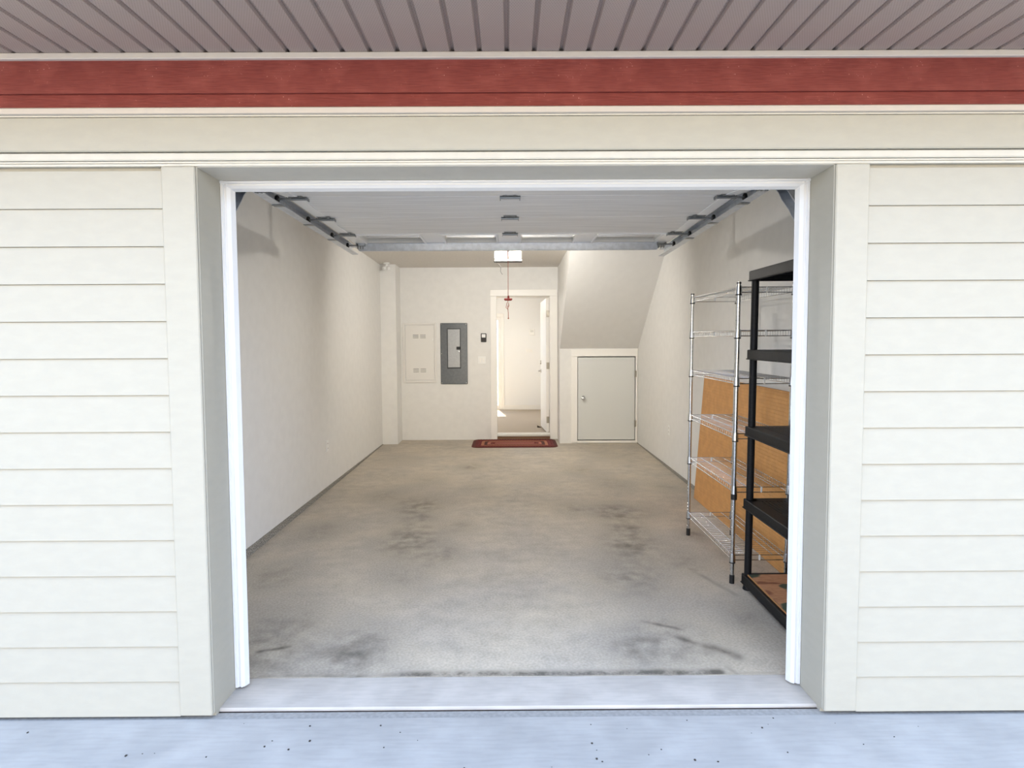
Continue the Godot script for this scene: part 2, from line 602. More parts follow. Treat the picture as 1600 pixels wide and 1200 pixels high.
func sloped_wall(x0: float, x1: float) -> SurfaceTool:      # its lower edge climbs with the floor
	var st := mb()
	extrude(st, [Vector2(2.72, 0.081), Vector2(8.99, 0.160), Vector2(8.99, CEIL + 0.1), Vector2(2.72, CEIL + 0.1)], Vector3(x0, 0, 0), Vector3(x1, 0, 0), Vector3(0, 0, -1), Vector3.UP)
	return st


func curb(x_in: float, x_out: float) -> SurfaceTool:
	var st := mb()
	extrude(st, [Vector2(2.72, -0.10), Vector2(8.99, -0.10), Vector2(8.99, 0.1595), Vector2(2.72, 0.0805)], Vector3(x_in, 0, 0), Vector3(x_out, 0, 0), Vector3(0, 0, -1), Vector3.UP)
	return st


func build_shell() -> void:
	struct("wall_left", sloped_wall(WALL_L - 0.14, WALL_L), M.wall, "long off-white plaster wall with a single outlet", "wall")
	struct("wall_right", sloped_wall(WALL_R, WALL_R + 0.14), M.wall, "long off-white plaster wall behind the shelving", "wall")
	struct("baseboard_left", curb(WALL_L - 0.14, WALL_L + 0.010), M.curb, "rough concrete curb under the bare long wall", "curb")
	struct("baseboard_right", curb(WALL_R - 0.010, WALL_R + 0.14), M.curb, "rough concrete curb under the wall behind shelving", "curb")
	struct("ceiling", slab(-2.0, 2.0, CEIL, CEIL + 0.1, 2.45, 8.99), M.ceiling, "flat beige garage ceiling", "ceiling")
	# front wall, inner leaf with the opening
	wall_box("wall_front", [[-2.0, LEFT_J - 0.06, -0.14, CEIL, 2.54, 2.72], [RIGHT_J + 0.06, 2.0, -0.14, CEIL, 2.54, 2.72], [LEFT_J - 0.06, RIGHT_J + 0.06, HEAD + 0.05, CEIL, 2.54, 2.72]], M.wall, "inner front wall around the garage opening")
	# rear wall with its doorway
	wall_box("wall_rear", [[-3.8, -0.215, -0.1, CEIL + 0.1, REAR, REAR + 0.12], [0.615, 2.0, -0.1, CEIL + 0.1, REAR, REAR + 0.12], [-0.215, 0.615, 2.335, CEIL + 0.1, REAR, REAR + 0.12], [-0.215, 0.615, -0.1, 0.17, REAR, REAR + 0.12]], M.wall, "off-white rear wall with electrical panels and a doorway")
	wall_box("wall_pilaster", [[WALL_L - 0.02, -1.637, 0.10, CEIL + 0.05, NEAR_REAR, REAR + 0.05]], M.wall, "square pilaster in the rear corner beside the wiring cabinet")
	# the low wall under the stair, with a hole for its door
	wall_box("wall_access", [[0.72, 0.965, 0.10, 1.525, NEAR_REAR, NEAR_REAR + 0.1], [1.825, WALL_R + 0.02, 0.10, 1.525, NEAR_REAR, NEAR_REAR + 0.1], [0.965, 1.825, 1.418, 1.525, NEAR_REAR, NEAR_REAR + 0.1], [0.965, 1.825, 0.10, 0.178, NEAR_REAR, NEAR_REAR + 0.1], [0.72, 0.80, 0.10, 1.525, NEAR_REAR + 0.1, REAR]], M.wall, "low off-white wall under the stair around the access door")
	var st := mb()
	extrude(st, [Vector2(NEAR_REAR, 1.525), Vector2(REAR + 0.02, 1.525), Vector2(REAR + 0.02, CEIL + 0.02), Vector2(6.90, CEIL + 0.02), Vector2(6.93, CEIL)], Vector3(0.72, 0, 0), Vector3(WALL_R + 0.02, 0, 0), Vector3(0, 0, -1), Vector3.UP)
	struct("wall_bulkhead", st, M.wall, "sloping off-white underside of the stair above the access door", "bulkhead")


func lap_board(y0: float, y1: float, x0: float, x1: float, face: float, lift := 0.010) -> SurfaceTool:      # a weatherboard: its lower edge stands proud
	var st := mb()
	extrude(st, [Vector2(face - lift, y0), Vector2(face + 0.012, y0), Vector2(face + 0.012, y1 + 0.012), Vector2(face - lift + 0.008, y1 + 0.012)], Vector3(x0, 0, 0), Vector3(x1, 0, 0), Vector3(0, 0, -1), Vector3.UP)
	return st


func build_facade() -> void:
	var far := 6.5
	var f := thing("wall_facade", "outer garage front with cream frieze and red lap siding", "wall", Vector3.ZERO, "", "structure")
	var st := mb()
	bx(st, -far, LEFT_J, -0.14, 2.60, FACADE + 0.02, 2.54)
	bx(st, RIGHT_J, far, -0.14, 2.60, FACADE + 0.02, 2.54)
	bx(st, LEFT_J, RIGHT_J, HEAD, 2.60, FACADE + 0.02, 2.54)
	part("sheathing", st, M.cream, f)
	# over the opening, from below: lip, moulding, frieze board, ledge, two red lap boards, channel
	part("drip_lip", slab(-far, far, HEAD, HEAD + 0.010, FACADE - 0.004, FACADE + 0.03, 0.002), M.cream_light, f)
	part("drip_lip", slab(-far, far, HEAD + 0.012, HEAD + 0.020, FACADE - 0.001, FACADE + 0.03, 0.002), M.cream_light, f)
	part("moulding", slab(-far, far, HEAD + 0.022, 2.241, FACADE - 0.006, FACADE + 0.03, 0.004), M.cream_light, f)
	part("frieze_board", slab(-far, far, 2.2445, 2.373, FACADE - 0.012, FACADE + 0.03, 0.004), M.cream, f)
	st = mb()
	extrude(st, [Vector2(FACADE - 0.022, 2.382), Vector2(FACADE + 0.03, 2.378), Vector2(FACADE + 0.03, 2.410), Vector2(FACADE - 0.016, 2.407), Vector2(FACADE - 0.022, 2.402)], Vector3(-far, 0, 0), Vector3(far, 0, 0), Vector3(0, 0, -1), Vector3.UP)
	part("ledge", st, M.ivory, f)
	st = mb()
	bx(st, -far, far, 2.3745, 2.380, FACADE - 0.010, FACADE + 0.02)
	part("ledge_bead", st, M.cream_light, f)
	part("siding_board", lap_board(2.409, 2.458, -far, far, FACADE - 0.002), M.red, f)
	part("siding_board", lap_board(2.4585, 2.572, -far, far, FACADE - 0.008), M.red, f)
	part("edge_channel", slab(-far, far, 2.584, 2.6075, FACADE - 0.026, FACADE + 0.02, 0.003), M.ivory, f)
	# beside the opening: corner boards and cream weatherboards
	for s in [[-far, LEFT_J - 0.13, LEFT_J], [RIGHT_J + 0.13, far, RIGHT_J]]:
		var jx0: float = s[1] if s[2] < 0 else s[2]
		var jx1: float = s[2] if s[2] < 0 else s[0]
		part("jamb_board", slab(jx0, jx1, 0.006, HEAD - 0.002, FACADE - 0.012, FACADE + 0.03, 0.004), M.cream, f)
		var wx0: float = s[0]
		var wx1: float = s[1]
		var n := 15
		for i in n:
			var y0 := 0.004 + (HEAD - 0.02) / n * i
			part("weatherboard", lap_board(y0, y0 + (HEAD - 0.02) / n - 0.013, wx0, wx1, FACADE + 0.004, 0.012), M.cream, f)
	# reveal boards
	part("reveal_board", slab(LEFT_J - 0.02, LEFT_J + 0.002, 0.008, HEAD, FACADE + 0.002, STOP + 0.04, 0.002), M.cream, f)
	part("reveal_board", slab(RIGHT_J - 0.002, RIGHT_J + 0.02, 0.008, HEAD, FACADE + 0.002, STOP + 0.04, 0.002), M.cream, f)
	part("reveal_board", slab(LEFT_J, RIGHT_J, HEAD - 0.002, HEAD + 0.02, FACADE + 0.002, STOP + 0.04, 0.002), M.cream_light, f)

	# white vinyl door stop round the opening
	var t := thing("trim_1", "white vinyl door stop framing the garage opening", "trim", Vector3.ZERO, "", "structure")
	var prof := [Vector2(0, 0.05), Vector2(0, 0.004), Vector2(0.003, 0.0), Vector2(0.013, 0.0), Vector2(0.016, 0.006), Vector2(0.024, 0.008), Vector2(0.027, 0.001), Vector2(0.040, 0.012), Vector2(0.050, 0.034), Vector2(0.047, 0.037), Vector2(0.036, 0.05)]
	for s in [[LEFT_J + 0.002, 1.0], [RIGHT_J - 0.002, -1.0]]:
		st = mb()
		extrude(st, prof, V(s[0], 0.012, STOP), V(s[0], HEAD - 0.002, STOP), Vector3(s[1], 0, 0), Vector3(0, 0, -1))
		part("side_stop", st, M.vinyl, t)
	st = mb()
	var hp := []
	for p in prof: hp.append(Vector2(p.x * 0.76, p.y))
	extrude(st, hp, V(LEFT_J + 0.002, HEAD - 0.002, STOP - 0.0005), V(RIGHT_J - 0.002, HEAD - 0.002, STOP - 0.0005), Vector3.DOWN, Vector3(0, 0, -1))
	part("head_stop", st, M.vinyl, t)

	# soffit: one vinyl pan after another, a groove between; it falls a little towards the street
	var s := thing("soffit", "mauve grey vented vinyl soffit with narrow grooves", "soffit", V(0, 2.6095, FACADE + 0.04), "", "structure")
	s.rotation_degrees.x = 1.6
	var pan := mb()
	var pw := 0.1037
	# outline across x: a flat face and a sunk V groove; swept 0.68 m towards the street
	var o := [Vector2(0.0, 0.013), Vector2(0.0045, 0.013), Vector2(0.0105, 0.0), Vector2(pw - 0.0105, 0.0), Vector2(pw - 0.0045, 0.013), Vector2(pw - 0.0002, 0.013), Vector2(pw - 0.0002, 0.018), Vector2(0.0, 0.018)]
	extrude(pan, o, Vector3.ZERO, Vector3(0, 0, 0.68), Vector3.RIGHT, Vector3.UP)
	var mesh := pan.commit()
	for i in range(-28, 29):
		part("soffit_panel", mesh, M.soffit, s, Vector3(-0.006 + i * pw, 0, 0))

	# the storey above, which keeps the sun off the drive
	part("fascia", slab(-far, far, 2.56, 2.86, FACADE - 0.665, FACADE - 0.64, 0.003), M.ivory, f)
	# the house across the lane, whose sunlit front throws light back
	var h := thing("opposite_house", "pale house across the lane facing the garage", "building", V(0, -0.14, -15.0), "", "structure")
	st = mb()
	box(st, Vector3(0, 3.0, 4.0), Vector3(26, 6.0, 8.0), 0.02)
	part("wall", st, M.stucco, h)
	st = mb()
	extrude(st, [Vector2(-0.5, 6.0), Vector2(8.5, 6.0), Vector2(4.0, 8.2)], Vector3(-13.3, 0, 0), Vector3(13.3, 0, 0), Vector3(0, 0, 1), Vector3.UP)
	part("roof", st, M.slot, h)
	struct("upper_storey", slab(-far, far, 2.85, 6.0, 1.66, 13.3), M.stucco, "upper storey standing over the garage", "building")


func build_hall() -> void:
	var x0 := -3.7
	var x1 := 0.86
	var d1 := 12.95
	struct("floor_hall", slab(x0, x1, 0.05, HALL_Y, REAR + 0.12, d1 + 0.1), M.carpet, "tan carpet of the hall beyond the doorway", "floor")
	struct("ceiling_hall", slab(x0 - 0.1, x1 + 0.1, 2.66, 2.85, REAR + 0.12, d1 + 0.12), M.hall_wall, "white hall ceiling", "ceiling")
	wall_box("wall_hall_left", [[x0 - 0.1, x0, 0.05, 2.66, REAR + 0.12, d1 + 0.12]], M.hall_wall, "white side wall of the hall opposite the open door")
	wall_box("wall_hall_right", [[x1, x1 + 0.1, 0.05, 2.66, REAR + 0.12, d1 + 0.12]], M.hall_wall, "white side wall of the hall behind the open door")
	wall_box("wall_hall_rear", [[x0, -3.48, 0.05, 2.66, d1, d1 + 0.12], [-0.20, x1, 0.05, 2.66, d1, d1 + 0.12], [-3.48, -0.20, 2.25, 2.66, d1, d1 + 0.12]], M.hall_wall, "white end wall of the hall with glazed doors")
	struct("baseboard_hall", slab(-0.13, x1, HALL_Y, HALL_Y + 0.10, d1 - 0.015, d1, 0.004), M.white_trim, "white baseboard along the end wall of the hall", "baseboard")
	# three glazed garden doors side by side
	for i in 3:
		var w := thing("window_%d" % (i + 1), ["full-height glazed garden door nearest the hall corner", "middle one of three glazed garden doors", "glazed garden door furthest from the hall corner"][i], "window", V(-0.747 - i * 1.093, HALL_Y, d1 + 0.06), "", "structure")
		var fr := mb()
		box(fr, Vector3(-0.515, 1.015, 0), Vector3(0.06, 2.03, 0.09), 0.004)
		box(fr, Vector3(0.515, 1.015, 0), Vector3(0.06, 2.03, 0.09), 0.004)
		box(fr, Vector3(0, 2.0, 0), Vector3(0.97, 0.06, 0.09), 0.004)
		box(fr, Vector3(0, 0.05, 0), Vector3(0.97, 0.10, 0.09), 0.004)
		part("window_frame", fr, M.white_trim, w)
		fr = mb()
		box(fr, Vector3(0, 1.035, 0), Vector3(0.966, 1.866, 0.006))
		part("pane", fr, M.glass, w)
	# flush lamp on the hall ceiling, just above the sight line through the doorway
	var lamp := thing("hall_ceiling_light", "round flush light on the hall ceiling", "ceiling light", V(-0.6, 2.66, 11.0))
	var ls := mb()
	lathe(ls, Vector3.ZERO, Vector3.DOWN, [Vector2(0, 0), Vector2(0.17, 0), Vector2(0.17, 0.02), Vector2(0.155, 0.022)], 24)
	part("rim", ls, M.plate, lamp)
	ls = mb()
	lathe(ls, Vector3(0, -0.02, 0), Vector3.DOWN, [Vector2(0.155, 0), Vector2(0.14, 0.025), Vector2(0.09, 0.048), Vector2(0, 0.058)], 24)
	part("lamp_shade", ls, M.lens, lamp)
	var hl := OmniLight3D.new()
	hl.name = "hall_lamp"
	hl.light_color = Color(1.0, 0.985, 0.96)
	hl.light_energy = 0.6
	hl.light_size = 0.12
	hl.omni_range = 15.0
	hl.omni_attenuation = 2.0
	hl.shadow_enabled = true
	hl.position = Vector3(0, -0.22, 0)
	lamp.add_child(hl)
	var st := mb()
	bx(st, -0.20, -0.13, HALL_Y, 2.25, d1 - 0.018, d1, 0.004)
	bx(st, -3.55, -0.13, 2.25, 2.33, d1 - 0.018, d1, 0.004)
	struct("trim_3", st, M.white_trim, "white casing of the glazed hall doors", "trim")


# ---------------------------------------------------------------- overhead door

func hinge_mesh() -> SurfaceTool:          # seen from below: a wide leaf, a narrow leaf, a barrel, two bolts each
	var st := mb()
	box(st, Vector3(0, -0.002, -0.024), Vector3(0.115, 0.003, 0.040), 0.001)
	box(st, Vector3(0, -0.002, 0.026), Vector3(0.085, 0.003, 0.042), 0.001)
	tube(st, [Vector3(-0.056, -0.010, 0), Vector3(0.056, -0.010, 0)], 0.008, 10)
	for x in [-0.055, 0.055]: box(st, Vector3(x, -0.008, -0.02), Vector3(0.004, 0.016, 0.05), 0.0)
	for p in [[-0.034, -0.028], [0.034, -0.028], [-0.026, 0.030], [0.026, 0.030]]:
		lathe(st, Vector3(p[0], -0.003, p[1]), Vector3.DOWN, [Vector2(0.0085, 0), Vector2(0.0085, 0.006), Vector2(0.0, 0.0065)], 6)
	return st


func build_overhead_door() -> void:
	var yb := 2.340                       # underside (the inner face) of the raised door
	var t := 0.045
	var x0 := -1.235
	var x1 := 1.265
	var edges := [2.80, 3.335, 3.845, 4.350, 4.855]
	var o := thing("overhead_garage_door", "raised white sectional garage door hanging under the ceiling", "garage door")
	var dip := deg_to_rad(7.6)            # the lowest section already leans into the bend of the tracks
	for i in 3:
		var pivot := V(0, yb, edges[i + 1])
		var w: float = edges[i + 1] - edges[i]
		var st := mb()
		box(st, Vector3((x0 + x1) / 2, t / 2, w / 2), Vector3(x1 - x0, t, w - 0.003), 0.003)
		var s := part("door_section", st, M.door_steel, o, pivot)
		if i == 0: s.rotation.x = dip
		for e in [x0 + 0.0325, x1 - 0.0325]:
			var q := mb()
			box(q, Vector3(e, 0.008, w / 2), Vector3(0.067, 0.024, w - 0.004), 0.001)
			part("end_stile", q, M.door_frame, s)
		if i == 0:
			var q := mb()
			box(q, Vector3((x0 + x1) / 2, t / 2, w + 0.0165), Vector3(x1 - x0, t + 0.008, 0.035), 0.008)
			part("bottom_seal", q, M.rubber, s)
	# glazed top section
	var rails := mb()
	var a: float = edges[3] + 0.0015
	var b: float = edges[4]
	bx(rails, x0, x1, yb, yb + t, a, a + 0.045, 0.003)
	bx(rails, x0, x1, yb, yb + t, b - 0.10, b, 0.003)
	var stiles := [[x0, -1.13], [-0.665, -0.50], [-0.095, 0.085], [0.50, 0.655], [1.155, x1]]
	var top := part("glazed_section", rails, M.door_frame, o)
	for p in stiles:
		part("window_stile", slab(p[0], p[1], yb, yb + t, a + 0.045, b - 0.10, 0.003), M.door_frame, top)
	for i in 4:
		var px0: float = stiles[i][1]
		var px1: float = stiles[i + 1][0]
		part("pane", slab(px0, px1, yb + 0.02, yb + 0.024, a + 0.045, b - 0.10), M.glass, top)
		var fr := mb()
		var y0 := yb - 0.006
		bx(fr, px0 - 0.012, px1 + 0.012, y0, yb, a + 0.030, a + 0.048, 0.002)
		bx(fr, px0 - 0.012, px1 + 0.012, y0, yb, b - 0.104, b - 0.086, 0.002)
		bx(fr, px0 - 0.012, px0 + 0.006, y0, yb, a + 0.048, b - 0.104, 0.002)
		bx(fr, px1 - 0.006, px1 + 0.012, y0, yb, a + 0.048, b - 0.104, 0.002)
		part("window_moulding", fr, M.door_frame, top)
	# galvanised stiffening strut: a hat channel
	var st := mb()
	extrude(st, [Vector2(4.715, yb - 0.001), Vector2(4.735, yb - 0.001), Vector2(4.738, yb - 0.052), Vector2(4.778, yb - 0.052), Vector2(4.781, yb - 0.001), Vector2(4.803, yb - 0.001), Vector2(4.803, yb - 0.004), Vector2(4.784, yb - 0.004), Vector2(4.781, yb - 0.055), Vector2(4.735, yb - 0.055), Vector2(4.732, yb - 0.004), Vector2(4.715, yb - 0.004)], V(-1.20, 0, 0), V(1.18, 0, 0), Vector3(0, 0, -1), Vector3.UP)
	var strut := part("strut", st, M.zinc, o)
	mark(strut, "galvanised steel strut across the door", "")
	st = mb()
	extrude(st, [Vector2(yb - 0.058, 4.732), Vector2(yb - 0.050, 4.732), Vector2(yb - 0.050, 4.728), Vector2(yb - 0.060, 4.728)], V(-1.19, 0, 0), V(1.17, 0, 0), Vector3.UP, Vector3(0, 0, -1))
	part("strut_lip", st, M.zinc, strut)
	# hinges: one in the middle of each joint, a pair with rollers at the ends
	var hm := hinge_mesh().commit()
	for i in range(1, 4):
		var hd: float = edges[i]
		part("hinge", hm, M.zinc_dark, o, V(0.005, yb, hd))
		for sx: float in [-1.0, 1.0]:
			var hx := (x0 + 0.05) if sx < 0 else (x1 - 0.05)
			var h := part("roller_hinge", hm, M.zinc_dark, o, V(hx, yb - 0.003, hd))
			roller(h, sx, hx)
	for sx: float in [-1.0, 1.0]:
		for k in [[2.87, "bottom_bracket"], [4.765, "top_bracket"]]:
			var hx := (x0 + 0.055) if sx < 0 else (x1 - 0.055)
			var q := mb()
			box(q, Vector3(0, -0.022, 0), Vector3(0.075, 0.004, 0.09), 0.001)
			box(q, Vector3(-0.034, -0.012, 0), Vector3(0.004, 0.024, 0.09))
			box(q, Vector3(0.034, -0.012, 0), Vector3(0.004, 0.024, 0.09))
			for n in 3: box(q, Vector3(-0.022 + n * 0.02, -0.034, 0.03), Vector3(0.008, 0.022, 0.03), 0.001)
			var h := part(k[1], q, M.zinc_dark, o, V(hx, yb, k[0]))
			if k[1] == "bottom_bracket":
				h.position = V(hx, yb - sin(dip) * (edges[1] - k[0]), edges[1] - cos(dip) * (edges[1] - k[0]))
				h.rotation.x = dip
			roller(h, sx, hx)
	# tracks
	for sx: float in [-1.0, 1.0]:
		var tx := 1.305 * sx + 0.012
		var out := 0.055 if sx > 0 else -0.035      # the bend swings out towards the upright on the jamb
		var dend := 5.00 if sx < 0 else 5.16
		var tr := thing("door_track", "galvanised door track along the %s" % ("bare outlet wall" if sx < 0 else "shelving wall"), "track", Vector3.ZERO, "garage door tracks")
		var c := [Vector2(-0.024, -0.026), Vector2(-0.024, -0.030), Vector2(0.026, -0.032), Vector2(0.028, -0.028), Vector2(0.028, 0.030), Vector2(-0.018, 0.030), Vector2(-0.018, 0.026), Vector2(0.0245, 0.026), Vector2(0.0245, -0.026)]
		st = mb()
		extrude(st, c, V(tx, yb - 0.012, 3.05), V(tx, yb - 0.012, dend), Vector3(sx, 0, 0), Vector3.UP)
		part("rail", st, M.zinc, tr)
		st = mb()          # bend down into the upright
		for i in 8:
			var a0 := PI / 2 * i / 8.0
			var a1 := PI / 2 * (i + 1) / 8.0
			var pa := V(tx + out * maxf(0.0, i - 5) / 3.0, yb - 0.012 - 0.29 + 0.29 * cos(a0), 3.05 - 0.29 * sin(a0))
			var pb := V(tx + out * maxf(0.0, i - 4) / 3.0, yb - 0.012 - 0.29 + 0.29 * cos(a1), 3.05 - 0.29 * sin(a1))
			var up := Vector3(0, cos((a0 + a1) / 2), sin((a0 + a1) / 2))
			for k in c.size():
				var p: Vector2 = c[k]
				var q2: Vector2 = c[(k + 1) % c.size()]
				poly(st, [pa + Vector3(sx, 0, 0) * p.x + up * p.y, pa + Vector3(sx, 0, 0) * q2.x + up * q2.y, pb + Vector3(sx, 0, 0) * q2.x + up * q2.y, pb + Vector3(sx, 0, 0) * p.x + up * p.y], Vector3(sx * (q2.y - p.y), 0, 0) - up * (q2.x - p.x))
		part("bend", st, M.zinc, tr)
		st = mb()
		extrude(st, c, V(tx + out, yb - 0.302, 2.76), V(tx + out, 0.06, 2.76), Vector3(sx, 0, 0), Vector3(0, 0, 1))
		part("upright", st, M.zinc, tr)
		# support angle riveted along the top, with the hanger to the ceiling
		st = mb()
		bx(st, tx + sx * 0.029, tx + sx * 0.032, yb - 0.02, yb + 0.035, 3.0, dend - 0.04)
		bx(st, minf(tx + sx * 0.029, tx + sx * 0.060), maxf(tx + sx * 0.029, tx + sx * 0.060), yb + 0.032, yb + 0.035, 3.0, dend - 0.04)
		part("support_angle", st, M.zinc, tr)
		for bd in [3.35, 3.85, 4.35]:
			st = mb()
			bx(st, tx - 0.03, tx + 0.03, yb - 0.047, yb - 0.044, bd - 0.02, bd + 0.02, 0.001)
			part("splice_plate", st, M.zinc_dark, tr)
		st = mb()
		bx(st, tx + sx * 0.033, tx + sx * 0.036, yb - 0.01, CEIL, dend - 0.12, dend - 0.085)
		part("hanger", st, M.zinc, tr)


func roller(h: Node3D, sx: float, hx: float) -> void:
	var reach := absf(1.305 * sx + 0.012 - hx)
	var st := mb()
	tube(st, [Vector3(-sx * 0.04, -0.010, 0), Vector3(sx * reach, -0.010, 0)], 0.0055, 8)
	part("roller_stem", st, M.zinc_dark, h)
	st = mb()
	lathe(st, Vector3(sx * (reach - 0.008), -0.010, 0), Vector3(sx, 0, 0), [Vector2(0, 0), Vector2(0.018, 0), Vector2(0.022, 0.004), Vector2(0.022, 0.012), Vector2(0.018, 0.016), Vector2(0, 0.016)], 16)
	part("roller", st, M.black_cap, h)


func build_opener() -> void:
	var o := thing("door_opener", "white ceiling door opener with lit lenses and red release cord", "door opener", V(-0.013, 2.31, 5.50))
	var st := mb()
	box(st, Vector3(0, 0.182, -0.24), Vector3(0.258, 0.160, 0.38), 0.012)
	part("housing", st, M.body_white, o)
	# front and back lenses, each pair parted by the rail
	for z: float in [-0.02, -0.46]:
		var ly := 0.105 if z > -0.1 else 0.195
		for sx: float in [-1.0, 1.0]:
			st = mb()
			box(st, Vector3(sx * 0.067, ly, z), Vector3(0.120, 0.168, 0.045), 0.012)
			part("lamp_lens", st, M.lens, o)
		st = mb()
		box(st, Vector3(0, ly - 0.095, z), Vector3(0.258, 0.020, 0.05), 0.005)
		part("lens_tray", st, M.body_white, o)
		var l := AreaLight3D.new()
		l.name = "opener_lamp"
		l.light_color = Color(1.0, 0.98, 0.945)
		l.light_energy = 2.0 if z > -0.1 else 3.5
		l.area_size = Vector2(0.24, 0.16)
		l.area_range = 15.0
		l.area_attenuation = 2.0
		l.shadow_enabled = true
		l.position = Vector3(0, ly, z + (0.03 if z > -0.1 else -0.03))
		l.rotation = Vector3(deg_to_rad(-38.0 if z > -0.1 else -22.0), PI if z > -0.1 else 0.0, 0.0)
		o.add_child(l, true)
	st = mb()
	box(st, Vector3(-0.1305, 0.095, -0.02), Vector3(0.003, 0.19, 0.046))
	box(st, Vector3(0.0, -0.0015, -0.02), Vector3(0.258, 0.003, 0.046))
	box(st, Vector3(0.0, 0.105, -0.022), Vector3(0.013, 0.168, 0.036))
	part("edge_gasket", st, M.slot, o)
	# hangers
	for sx: float in [-1.0, 1.0]:
		for z in [-0.12, -0.36]:
			st = mb()
			box(st, Vector3(sx * 0.1305, 0.325, z), Vector3(0.003, 0.220, 0.03))
			part("hanger_strap", st, M.zinc, o)
	# rail to the front wall, trolley, arm
	st = mb()
	box(st, Vector3(0, 0.150, 1.36), Vector3(0.03, 0.035, 2.66), 0.003)
	part("rail", st, M.zinc, o)
	st = mb()
	box(st, Vector3(0, 0.125, 0.42), Vector3(0.05, 0.05, 0.13), 0.005)
	part("trolley", st, M.black_cap, o)
	st = mb()
	tube(st, [Vector3(0, 0.11, 0.45), Vector3(0, 0.085, 0.66)], 0.010, 8)
	part("arm", st, M.zinc_dark, o)
	# release cord with its T handle and a knotted tail
	var cord := mb()
	tube(cord, [Vector3(0, 0.10, 0.43), Vector3(0.001, -0.10, 0.43), Vector3(0.0, -0.37, 0.43)], 0.0028, 6)
	var c := part("release_cord", cord, M.cord, o)
	st = mb()
	box(st, Vector3(0, -0.386, 0.43), Vector3(0.070, 0.022, 0.022), 0.008)
	box(st, Vector3(0.002, -0.366, 0.43), Vector3(0.016, 0.024, 0.016), 0.005)
	part("handle", st, M.red_plastic, c)
	st = mb()
	tube(st, [Vector3(0, -0.396, 0.43), Vector3(-0.014, -0.43, 0.435), Vector3(-0.018, -0.455, 0.43), Vector3(-0.008, -0.47, 0.425), Vector3(0.006, -0.44, 0.43), Vector3(0.004, -0.41, 0.435), Vector3(-0.004, -0.45, 0.43), Vector3(0.0, -0.50, 0.43), Vector3(0.001, -0.545, 0.43)], 0.0028, 6)
	lathe(st, Vector3(0.001, -0.555, 0.43), Vector3.UP, [Vector2(0, 0), Vector2(0.006, 0.004), Vector2(0.006, 0.010), Vector2(0, 0.014)], 8)
	part("cord_tail", st, M.cord, c)
	st = mb()
	tube(st, [Vector3(-0.125, 0.0, 0.005), Vector3(-0.10, -0.02, 0.01), Vector3(-0.075, -0.035, 0.012), Vector3(-0.068, -0.06, 0.012), Vector3(-0.070, -0.09, 0.012), Vector3(-0.058, -0.115, 0.012), Vector3(-0.050, -0.118, 0.012)], 0.0022, 6)
	part("antenna_wire", st, M.wire, o)


# ---------------------------------------------------------------- rear wall

func screw(st: SurfaceTool, p: Vector3, r := 0.007) -> void:
	lathe(st, p, Vector3.BACK, [Vector2(r, 0), Vector2(r, 0.002), Vector2(r * 0.6, 0.004), Vector2(0, 0.004)], 10)


